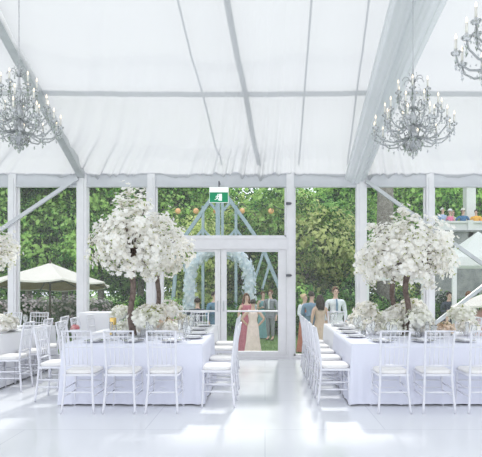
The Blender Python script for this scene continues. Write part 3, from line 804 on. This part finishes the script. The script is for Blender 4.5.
for px, kk, fl, sc in ((-5, 1, 1, 1.1), (22, 1, 1, 1.15), (45, 1, 1, 1.1), (68, 1, 1, 1.15), (95, 1, 1, 1.1), (118, 2, 0, 1.1), (148, 2, 0, 1.2), (176, 2, 0, 1.1), (208, 2, 0, 1.0), (232, 0, 0, 1.1), (268, 0, 0, 1.4), (292, 0, 0, 1.5), (312, 2, 0, 1.5), (342, 0, 0, 1.7), (362, 0, 0, 1.4), (385, 0, 0, 1.2), (412, 0, 0, 1.4), (440, 0, 0, 1.3), (478, 0, 0, 1.4)):
    Y = 17.2 + (k % 3) * .5
    t = thing('shrub', '%s garden shrub %s' % (('dark leaved', 'grey green flowering', 'leafy green')[kk], words[k]), 'shrub', (atx(px, Y), Y, GZ), k * 1.1, 'shrubs along the lawn', sc)
    link('foliage', SH[kk], t)
    if fl: link('flowers', FLW, t)
    k += 1

# ------------------------------------------------------------------ garden things
def make_parasol(rw, hc, ph):
    t = thing('parasol', 'x', 'parasol')
    MB().tube([(0, 0, .05), (0, 0, ph + .05)], .03, 10).build('pole', M['sunwood'], t, True)
    MB().lathe([(.28, 0), (.28, .05), (.05, .07), (.05, .2), (.001, .2)], n=16).build('base', M['alugrey'], t, True)
    c = MB(); n = 8; rows = 6
    hd = bpy.data.objects.new('canopy', None)
    def pt(i, r):
        a = 2 * PI * i / n + PI / n; return Vector((rw * r * math.cos(a), rw * r * math.sin(a), hc * (1 - r) ** 1.12))
    for i in range(n):
        for j in range(rows):
            for s_ in range(4):
                r0, r1 = j / rows, (j + 1) / rows
                def q(r, f):
                    p = pt(i, r).lerp(pt(i + 1, r), f); p.z -= .08 * r * math.sin(PI * f) * rw / 2; return p
                c.add([q(max(r0, .001), s_ / 4), q(r1, s_ / 4), q(r1, (s_ + 1) / 4), q(max(r0, .001), (s_ + 1) / 4)], [(0, 1, 2, 3)])
        for s_ in range(4):
            a_, b_ = pt(i, 1).lerp(pt(i + 1, 1), s_ / 4), pt(i, 1).lerp(pt(i + 1, 1), (s_ + 1) / 4)
            a_.z -= .08 * math.sin(PI * s_ / 4) * rw / 2; b_.z -= .08 * math.sin(PI * (s_ + 1) / 4) * rw / 2
            c.add([a_, b_, b_ - Vector((0, 0, .05)), a_ - Vector((0, 0, .05))], [(0, 1, 2, 3)])
    cn = c.build('canopy', M['sage'], t, True); cn.location = (0, 0, ph - hc); cn.rotation_euler = (math.radians(-5), 0, 0)
    ln = MB()
    for i in range(n):
        for j in range(rows):
            for s_ in range(4):
                def q(r, f):
                    p = pt(i, r * .985).lerp(pt(i + 1, r * .985), f); p.z -= .03 + .08 * r * math.sin(PI * f) * rw / 2; return p
                r0, r1 = max(.001, j / rows), (j + 1) / rows
                ln.add([q(r0, s_ / 4), q(r1, s_ / 4), q(r1, (s_ + 1) / 4), q(r0, (s_ + 1) / 4)], [(3, 2, 1, 0)])
    ln.build('shaded_underside', M['shaded_underside'], cn, True)  # added sheet that gives the canopy a darker underside
    for i in range(n):
        p = pt(i, .97); MB().tube([(0, 0, hc - .06), p * .5 + Vector((0, 0, hc * .24 - .05)), p - Vector((0, 0, .09))], .018, 5).build('rib', M['sunwood'], cn)
    for i in range(n):
        p = pt(i, .5); MB().tube([(0, 0, .02), p - Vector((0, 0, .09))], .022, 5).build('strut', M['sunwood'], cn)
    MB().lathe([(.03, 0), (.035, .03), (.015, .06), (.001, .10)], (0, 0, ph), 8).build('finial', M['sunwood'], t, True)
    return t
par = Proto(make_parasol(1.85, .66, 2.52))
par.put((atx(50, 15), 15, GZ), .2, 'large beige garden parasol with dark ribs seen left of second post', 'garden parasols')
par.put((atx(517, 12.3), 12.3, GZ - .3), .5, 'beige parasol at the right edge behind the crossing braces', 'garden parasols', .9)

def market_tent(label, px, Y, wdt, eave, peak):
    t = thing('market_tent', label, 'tent', (atx(px, Y), Y, GZ)); h = wdt / 2
    c = MB(); e = eave - GZ; p = peak - GZ; n = 8
    for q in range(4):
        a, b = [Vector((math.cos(PI / 4 + PI / 2 * (q + k)) * h * 1.414, math.sin(PI / 4 + PI / 2 * (q + k)) * h * 1.414, e)) for k in (0, 1)]
        ap = Vector((0, 0, p))
        for j in range(n):
            f0, f1 = j / n, (j + 1) / n
            def pt(x, f):
                v = x.lerp(ap, f); v.z -= .25 * math.sin(PI * f) * (p - e) * .5; return v
            c.add([pt(a, f0), pt(b, f0), pt(b, f1), pt(a, f1)], [(0, 1, 2, 3)])
        c.add([a, b, b - Vector((0, 0, .24)), a - Vector((0, 0, .24))], [(0, 1, 2, 3)])
    c.build('canopy', M['tent'], t)
    for sx in (-1, 1):
        for sy in (-1, 1):
            MB().box((sx * (h - .06), sy * (h - .06), e / 2), (.10, .10, e)).build('leg', M['tent'], t)
    fr = MB()
    for s in (-1, 1): fr.bar((s * (h - .06), -h + .06, e - .3), (s * (h - .4), -h + .06, e - .02), .04, .04)
    fr.build('knee_braces', M['alu'], t)
market_tent('white market tent behind the crossing braces at right', 478, 14.6, 2.5, 2.25, 3.1)
market_tent('pale market tent seen under the right blossom trees', 388, 16.2, 1.9, 1.86, 2.5)

# ceremony arch of pale roses
ar = thing('flower_arch', 'round topped arch of pale blue white roses on the lawn', 'arch', (atx(219.5, 15), 15, GZ))
rad, spring = .93, 2.0
path = [(-rad, 0, 0)] + [(-rad, 0, spring * k / 8) for k in range(1, 9)] + [(-rad * math.cos(PI * k / 16), 0, spring + rad * math.sin(PI * k / 16)) for k in range(1, 17)] + [(rad, 0, spring * (1 - k / 8)) for k in range(1, 9)]
MB().tube(path, .03, 8).build('frame', M['alu'], ar)
fb = MB(); ra = random.Random(9)
fb.tube(path, .15, 10)
for k in range(len(path) - 1):
    a, b = Vector(path[k]), Vector(path[k + 1])
    for i in range(34):
        d = Vector((ra.gauss(0, 1), ra.gauss(0, 1), ra.gauss(0, 1))).normalized()
        c = a.lerp(b, ra.random()) + d * ra.uniform(.14, .23)
        fb.blossom(c, ra.uniform(.05, .085), d, ra, 6)
fb.build('roses', M['archrose'], ar)

# blue grey steel frame behind the arch
sf = thing('steel_frame', 'blue grey steel lattice frame with peaked top behind the flower arch', 'garden structure', (0, 0, 0))
SY = 17.6
def sp(px, py): return at(px, py, SY)
def beam(pts, w_=.13, nm='beam'):
    b = MB()
    for (a0, a1), (b0, b1) in zip(pts[:-1], pts[1:]): b.bar(sp(a0, a1), sp(b0, b1), w_, w_, (0, 1, 0))
    b.build(nm, M['steel'], sf)
gy_ = HY + (EYE - GZ) / SY * F
beam([(218, 190), (218, gy_)], .16, 'mast'); beam([(222.5, 190), (222.5, gy_)], .10, 'mast')
beam([(219, 188), (198, 218), (178, 246), (170, gy_)]); beam([(221, 188), (245, 221), (262, 246), (281, 292), (284, gy_)])
beam([(203, 206), (203, gy_)], .10, 'upright'); beam([(236, 206), (236, gy_)], .10, 'upright')
for pts in ([(203, 229), (188, 247)], [(203, 229), (220, 247)], [(236, 229), (221, 247)], [(236, 229), (252, 250)], [(222, 212), (230, 203)], [(218, 212), (210, 203)], [(264, 250), (254, 282)], [(270, 262), (262, 290)], [(180, 250), (190, 285)]):
    beam(pts, .09, 'diagonal')
sf.location = (0, 0, 0)

# festoon of bulbs
FEST = mat('festoon_bulb', (.75, .42, .18), .4, emit=(1, .5, .2, .12), noise=(8, (.85, .5, .25)))
fs_ = thing('string_lights', 'string of warm round bulbs slung between the garden trees', 'string lights', (0, 0, 0))
pts = []
for k in range(41):
    f = k / 40; px = 150 + 150 * f; pts.append(at(px, 203 + 7 * math.sin(PI * ((f * 5) % 1)), 18.0))
MB().tube(pts, .012, 5).build('cord', M['cord'], fs_)
for px in (178, 196, 216, 242, 271):
    p = at(px, 211, 18.0)
    MB().ball(p, .11, 10, 7).build('bulb', FEST, fs_, True)

# garden bench
bn = thing('garden_bench', 'grey slatted garden bench under the man in dark suit', 'bench', (atx(198, 14.05), 14.05, GZ), PI)
for k in range(4): MB().box((0, .22 - .1 * k, .44), (1.5, .08, .03)).build('seat_slat', M['benchwood'], bn)
for k in range(2): MB().box((0, .30 + .01 * k, .56 + .14 * k), (1.5, .03, .09)).build('back_slat', M['benchwood'], bn)
for s in (-.68, .68):
    MB().box((s, .28, .39), (.06, .06, .78)).build('leg', M['benchwood'], bn); MB().box((s, -.12, .21), (.06, .06, .42)).build('leg', M['benchwood'], bn)

# terrace building
tr = thing('terrace', 'raised stone terrace with white parapet at upper right', 'building', (atx(470, 21), 21, GZ))
TX, TZ = atx(470, 21), GZ
def tw(px, py): q = at(px, py, 21); return q.x - TX, q.z - TZ
x0, x1 = tw(430, 0)[0], tw(560, 0)[0]
zf = tw(0, 245)[1]; zp = tw(0, 222)[1]
MB().box(((x0 + x1) / 2, 1.6, zf / 2), (x1 - x0, 3.2, zf)).build('stone_wall', M['stone'], tr)
pr = MB().box(((x0 + x1) / 2, .1, (zf + zp) / 2), (x1 - x0, .15, zp - zf)).box(((x0 + x1) / 2, .08, zp), (x1 - x0, .28, .08))
pr.build('parapet', M['render'], tr)
zs_ = tw(0, 231)[1]
MB().box(((x0 + x1) / 2, -.04, zs_ - .6), (x1 - x0, .12, 1.2)).box(((x0 + x1) / 2, -.07, zs_ - .02), (x1 - x0, .2, .08)).build('stone_band', M['stone'], tr)
for px in (441, 470, 499): MB().box((tw(px, 0)[0], .05, (zf + zp) / 2), (.22, .3, zp - zf + .14)).build('pier', M['render'], tr)
MB().box((tw(480, 0)[0], 1.1, zf + 2.2), (.42, .42, 4.4)).box((tw(480, 0)[0], 1.1, zf + .15), (.55, .55, .3)).build('column', M['render'], tr)
TERR = zf + TZ

# ------------------------------------------------------------------ people
def skin(pts, edges, m, name, parent, sub=1):
    """one continuous skinned surface from joints; pts: name -> (x,y,z,r[,r2])"""
    me = bpy.data.meshes.new(name); ks = list(pts); ix = {k: i for i, k in enumerate(ks)}
    me.from_pydata([pts[k][:3] for k in ks], [(ix[a], ix[b]) for a, b in edges], [])
    o = bpy.data.objects.new(name, me); COL.objects.link(o)
    o.modifiers.new('skin', 'SKIN'); me.skin_vertices or None
    sv = me.skin_vertices[0].data
    for k in ks:
        p = pts[k]; sv[ix[k]].radius = (p[3], p[4] if len(p) > 4 else p[3]); sv[ix[k]].use_root = (ix[k] == 0)
    s = o.modifiers.new('sub', 'SUBSURF'); s.levels = sub; s.render_levels = sub
    dg = bpy.context.evaluated_depsgraph_get(); dg.update()
    nm = bpy.data.meshes.new_from_object(o.evaluated_get(dg)); bpy.data.objects.remove(o); bpy.data.meshes.remove(me)
    nm.name = name; nm.materials.clear(); nm.materials.append(m)
    nm.polygons.foreach_set('use_smooth', [True] * len(nm.polygons))
    return link(name, nm, parent)

def person(label, loc, rz, h, top, bottom, hair, style='short', arms=('down', 'down'), dress=None, female=False, sit=False, jacket=None, tie=None, hat=None, fingers=True, group=None, longdress=True, skinm=None):
    """front of the figure is local -Y"""
    sm = skinm or SKIN
    t = thing('person', label, 'person', loc, rz, group)
    dz = -.265 if sit else 0
    sw = .098 if female else .115
    def J(x, y, z, *r): return (x * h, y * h, (z + dz) * h) + tuple(q * h for q in r)
    P = {'pelvis': J(0, 0, .53, .078 if female else .076, .058), 'waist': J(0, 0, .615, .062 if female else .070, .048), 'chest': J(0, -.004, .73, .080 if female else .092, .056),
         'neckb': J(0, .006, .815, .042, .036), 'neck': J(0, .0, .852, .029), 'jaw': J(0, -.014, .886, .034, .036), 'head': J(0, -.002, .935, .042, .050), 'crown': J(0, .004, .972, .034, .038), 'nose': J(0, -.060, .918, .007)}
    E = [('pelvis', 'waist'), ('waist', 'chest'), ('chest', 'neckb'), ('neckb', 'neck'), ('neck', 'jaw'), ('jaw', 'head'), ('head', 'crown'), ('head', 'nose')]
    AE = []
    for s, side, pose in ((-1, 'R', arms[0]), (1, 'L', arms[1])):
        if pose == 'down': el, wr = (s * (sw + .035), .012, .63), (s * (sw + .035), -.03, .485)
        elif pose == 'bent': el, wr = (s * (sw + .030), .01, .635), (s * (sw - .02), -.135, .655)
        elif pose == 'cross': el, wr = (s * (sw + .035), -.02, .635), (s * .02, -.12, .63)
        elif pose == 'hip': el, wr = (s * (sw + .10), .04, .66), (s * (sw + .01), -.02, .56)
        elif pose == 'wide': el, wr = (s * (sw + .09), .03, .68), (s * (sw + .20), .03, .66)
        elif pose == 'up': el, wr = (s * (sw + .05), -.06, .69), (s * (sw - .01), -.10, .83)
        dv = (Vector(wr) - Vector(el)).normalized(); hd = Vector(wr) + dv * .045
        P['sh' + side] = J(s * sw, .004, .792, .036); P['el' + side] = J(*el, .024); P['wr' + side] = J(*wr, .0155); P['hd' + side] = J(*hd, .019, .012)
        AE += [('chest', 'sh' + side), ('sh' + side, 'el' + side), ('el' + side, 'wr' + side)]
        E += [('wr' + side, 'hd' + side)]
        if fingers:
            lat = dv.cross(Vector((0, 1, .2))).normalized()
            for q in range(4):
                a = hd + lat * (.016 * (q - 1.5) / 1.5); ln = (.034, .042, .040, .030)[q]
                b = a + dv * (.012 + ln * .5); c = b + (dv + Vector((0, -.45, 0))).normalized() * ln * .6
                P['f%s%d' % (side, q)] = J(*b, .0050); P['g%s%d' % (side, q)] = J(*c, .0042)
                E += [('hd' + side, 'f%s%d' % (side, q)), ('f%s%d' % (side, q), 'g%s%d' % (side, q))]
            b = Vector(wr) + dv * .03 + lat * -.026 * s; c = b + dv * .022 + lat * -.006 * s
            P['t' + side] = J(*b, .0058); P['u' + side] = J(*c, .0048); E += [('wr' + side, 't' + side), ('t' + side, 'u' + side)]
        if sit: kn, an, to = (s * .06, -.245, .545), (s * .06, -.25, .305), (s * .06, -.33, .283)
        else: kn, an, to = (s * .052, -.008, .285), (s * .05, .012, .055), (s * .056, -.075, .020)
        P['hip' + side] = J(s * .050, 0, .505, .054); P['kn' + side] = J(*kn, .036); P['an' + side] = J(*an, .022); P['to' + side] = J(*to, .019)
        E += [('pelvis', 'hip' + side), ('hip' + side, 'kn' + side), ('kn' + side, 'an' + side), ('an' + side, 'to' + side)]
    E += AE
    body = skin(P, E, sm, 'body', t)
    def grow(keys, edges, k, m, nm, trim=None):
        Q = {}
        for q in keys:
            p = P[q]; Q[q] = p[:3] + tuple(r * k[0] + k[1] * h for r in p[3:])
        for q, f in (trim or {}).items():
            a, b, u = f; pa, pb = Vector(P[a][:3]), Vector(P[b][:3]); v = pa.lerp(pb, u); Q[q] = tuple(v) + (P[a][3] * (1 - u) * k[0] + P[b][3] * u * k[0] + k[1] * h,)
        return skin(Q, edges, m, nm, t)
    for s in (-1, 1):
        MB().ball((s * .017 * h, -.049 * h, (.93 + dz) * h), .0062 * h, 6, 5).build('eye', M['eye'], t)
        MB().ball((s * .046 * h, .0, (.922 + dz) * h), .012 * h, 6, 5, (.5, .8, 1.3)).build('ear', sm, t, True)
    MB().ball((0, -.049 * h, (.897 + dz) * h), .010 * h, 8, 5, (1.3, .5, .4)).build('mouth', M['lip'], t)
    # garments
    pl_ = P['pelvis']
    P['hips'] = J(0, 0, .535, .100, .066)
    if top:
        P['hem'] = (pl_[0], pl_[1], pl_[2] - (.05 if not sit else .01) * h, pl_[3] * 1.34, pl_[4] * 1.2)
        P['ncol'] = (0, .003 * h, (.838 + dz) * h, .031 * h, .031 * h)
        if dress: P['hem'] = (0, 0, (.56 + dz) * h, .05 * h, .04 * h)
        tk = ['hips', 'hem', 'waist', 'chest', 'neckb', 'ncol', 'shR', 'elR', 'shL', 'elL']
        te = [('hips', 'hem'), ('hips', 'waist'), ('waist', 'chest'), ('chest', 'neckb'), ('neckb', 'ncol'), ('chest', 'shR'), ('shR', 'elR'), ('chest', 'shL'), ('shL', 'elL')]
        if dress: tk.remove('hips'); te = [('hem', 'waist')] + te[2:]
        tri = {'cuR': ('elR', 'wrR', .88), 'cuL': ('elL', 'wrL', .88)}; te += [('elR', 'cuR'), ('elL', 'cuL')]
        grow(tk, te, (1.02, .008 if jacket else .006), top, 'jacket' if jacket else 'shirt', tri)
        if tie: MB().bar((0, -.050 * h, (.825 + dz) * h), (0, -.074 * h, (.76 + dz) * h), .022 * h, .006 * h, (0, 1, 0)).bar((0, -.074 * h, (.765 + dz) * h), (0, -.070 * h, (.60 + dz) * h), .030 * h, .006 * h, (0, 1, 0)).build('tie', tie, t)
    if bottom:
        P['belt'] = (0, 0, (.585 + dz) * h, P['waist'][3] * 1.0, P['waist'][4] * 1.0)
        be = [('hips', 'belt'), ('hips', 'hipR'), ('hipR', 'knR'), ('hips', 'hipL'), ('hipL', 'knL'), ('knR', 'cuffR'), ('knL', 'cuffL')]
        grow(['hips', 'belt', 'hipR', 'knR', 'hipL', 'knL'], be, (1.0, .007), bottom, 'trousers', {'cuffR': ('knR', 'anR', .93), 'cuffL': ('knL', 'anL', .93)})
    if not sit:
        for s, side in ((-1, 'R'), (1, 'L')):
            a, b = P['an' + side], P['to' + side]
            skin({'a': (a[0], a[1] + .012 * h, .018 * h, .021 * h, .017 * h), 'b': (b[0], b[1] * .3, .017 * h, .024 * h, .016 * h), 'c': (b[0], b[1] - .012 * h, .014 * h, .021 * h, .013 * h)}, [('a', 'b'), ('b', 'c')], M['shoe'], 'shoe', t)
    if dress:
        pf = [(.018, .150, .130), (.10, .142, .122), (.25, .122, .104), (.40, .108, .092), (.50, .099, .080), (.56, .090, .070), (.625, .070, .058), (.68, .078, .062), (.735, .092, .070), (.775, .090, .062), (.80, .074, .052)]
        if not longdress: pf = [(.27, .118, .100)] + [q for q in pf if q[0] > .27]
        b = MB(); n = 36
        for z, rx, ry in pf:
            amp = max(0, (.5 - z)) * .13
            for j in range(n):
                a = 2 * PI * j / n; k_ = 1 + amp * math.sin(a * 9 + z * 3) + amp * .6 * math.sin(a * 5)
                b.v.append((rx * h * k_ * math.cos(a), ry * h * k_ * math.sin(a), z * h))
        for i in range(len(pf) - 1):
            for j in range(n): b.f.append((i * n + j, i * n + (j + 1) % n, (i + 1) * n + (j + 1) % n, (i + 1) * n + j))
        b.build('dress', dress, t, True)
        sv = MB()
        for s in (-1, 1): sv.tube([(s * .06 * h, -.05 * h, .78 * h), (s * .075 * h, 0, .826 * h), (s * .06 * h, .05 * h, .78 * h)], .008 * h, 6)
        sv.build('dress_straps', dress, t)
    # hair: cap that leaves the face free
    hb = MB(); n, m_ = 18, 10
    for i in range(m_ + 1):
        th = PI * .62 * i / m_
        for j in range(n):
            a = 2 * PI * j / n; front = max(0, -math.sin(a)); back = max(0, math.sin(a))
            tt = min(th, PI * (.62 - .34 * front ** 2 + .12 * back))
            rx, ry, rz_ = .050, .060, .058
            wob = 1 + .03 * math.sin(a * 7 + i)
            hb.v.append((rx * h * wob * math.sin(tt) * math.cos(a), (.006 + ry * wob * math.sin(tt) * math.sin(a)) * h, (.947 + dz + rz_ * math.cos(tt)) * h))
    for i in range(m_):
        for j in range(n): hb.f.append((i * n + j, (i + 1) * n + j, (i + 1) * n + (j + 1) % n, i * n + (j + 1) % n))
    if style == 'long':
        for j in range(11):
            a = PI * (-.02 + 1.04 * j / 10); c, s_ = math.cos(a), math.sin(a)
            hb.tube([(c * .042 * h, (.006 + s_ * .046) * h, .955 * h), (c * .052 * h, (.012 + s_ * .056) * h, .90 * h), (c * .056 * h, (.018 + s_ * .062) * h, .83 * h), (c * .05 * h, (.022 + s_ * .062) * h, .76 * h)], [.014 * h, .017 * h, .016 * h, .005 * h], 6)
    if style == 'bun':
        hb.ball((0, .072 * h, .965 * h), .028 * h, 10, 7)
    hb.build('hair', hair, t, True)
    if hat:
        MB().lathe([(.085 * h, 0), (.088 * h, .004 * h), (.054 * h, .012 * h), (.050 * h, .048 * h), (.030 * h, .06 * h), (.001, .062 * h)], (0, .004 * h, .965 * h), 18).build('hat', hat, t, True)
    return t
HB = cloth_mat((.035, .022, .018), 'hair_dark'); HBR = cloth_mat((.16, .075, .04), 'hair_auburn'); HBL = cloth_mat((.62, .46, .28), 'hair_blond'); HW = cloth_mat((.75, .74, .72), 'hair_white')
def gp(px, Y): return (atx(px, Y), Y, GZ)
navy = cloth_mat((.05, .06, .09)); white = cloth_mat((.80, .82, .86)); steelb = cloth_mat((.20, .30, .42)); pink = cloth_mat((.86, .68, .65)); red = cloth_mat((.55, .18, .24)); teal = cloth_mat((.22, .42, .45)); grey = cloth_mat((.30, .31, .34)); lace = cloth_mat((.62, .46, .38)); coral = cloth_mat((.55, .20, .14)); slate = cloth_mat((.12, .22, .32))
person('person in pale pink long dress, dark hair, back turned, outside the door', gp(253, 12.1), PI, 1.46, None, None, HB, 'short', ('hip', 'hip'), pink, True)
person('person in burgundy dress with long auburn hair beside the pale pink dress', gp(246.5, 12.9), .3, 1.60, None, None, HBR, 'long', ('down', 'bent'), red, True)
person('person in teal dress farther back on the lawn, right of pink dress', gp(263, 16.4), .4, 1.60, None, None, HBR, 'bun', ('bent', 'down'), teal, True)
person('person in grey suit and white shirt by the door post on lawn', gp(270.5, 15.8), -.5, 1.66, grey, grey, HBR, 'short', ('bent', 'down'), jacket=True, tie=white)
person('person in dark suit seated on the bench, back to us, arms spread', (atx(197.5, 13.98), 13.98, GZ + .10), PI + .1, 1.84, navy, navy, HB, 'short', ('wide', 'wide'), sit=True, jacket=True)
person('person in dark blue half hidden by the middle door stile', gp(214.5, 13.2), .8, 1.64, slate, slate, HB, 'short', ('down', 'bent'))
person('person with blond hair, white top and coral skirt outside, left of blue shirt', gp(304.5, 13.0), .7, 1.58, white, None, HBL, 'bun', ('bent', 'bent'), coral, True)
person('person in steel blue shirt with dark hair, back turned, by door post', gp(311.5, 12.2), PI - .4, 1.66, steelb, slate, HB, 'short', ('down', 'bent'))
person('person in beige lace dress with long dark hair, back turned', gp(320, 11.8), PI + .2, 1.58, None, None, HB, 'long', ('down', 'down'), lace, True)
person('person in white shirt and blue tie facing us by the far right table', gp(335.5, 12.3), .15, 1.78, white, navy, HBR, 'short', ('down', 'down'), tie=steelb)
person('person in white shirt under the tent at right, behind crossing braces', gp(469, 12.4), PI * .7, 1.66, white, grey, HBR, 'short', ('bent', 'down'))
person('person in rose pink dress at the right edge behind flowers', gp(482, 12.0), PI * .8, 1.46, None, None, HBL, 'bun', ('bent', 'bent'), cloth_mat((.75, .42, .42)), True)
person('person in dark jacket under the white tent, left of tent leg', gp(449, 14.3), .2, 1.62, navy, navy, HB, 'short', ('bent', 'bent'), jacket=True)
G2 = 'guests on the terrace'
def ter(px): return (atx(px, 21.45), 21.45 + (.5 if px == 457 else 0), TERR)
person('terrace guest in pale blue jacket with white hair, leftmost of the five', ter(442.5), .3, 1.70, cloth_mat((.35, .45, .65)), grey, HW, 'short', ('bent', 'bent'), fingers=False, group=G2)
person('terrace guest in bright pink dress with white hat', ter(450), -.2, 1.62, None, None, HW, 'short', ('down', 'down'), cloth_mat((.80, .20, .38)), True, hat=M['china'], fingers=False, group=G2)
person('terrace guest in pale lilac top between pink dress and blue shirt', ter(457), .4, 1.66, cloth_mat((.68, .66, .82)), grey, HBL, 'short', ('down', 'bent'), fingers=False, group=G2)
person('terrace guest in deep blue shirt and pale hat', ter(463), .1, 1.64, cloth_mat((.05, .16, .32)), navy, HBR, 'short', ('hip', 'hip'), hat=cloth_mat((.72, .70, .62)), fingers=False, group=G2)
person('terrace guest in orange top with black hair by the white column', ter(476), -.4, 1.62, cloth_mat((.85, .45, .08)), navy, HB, 'short', ('bent', 'bent'), fingers=False, group=G2)
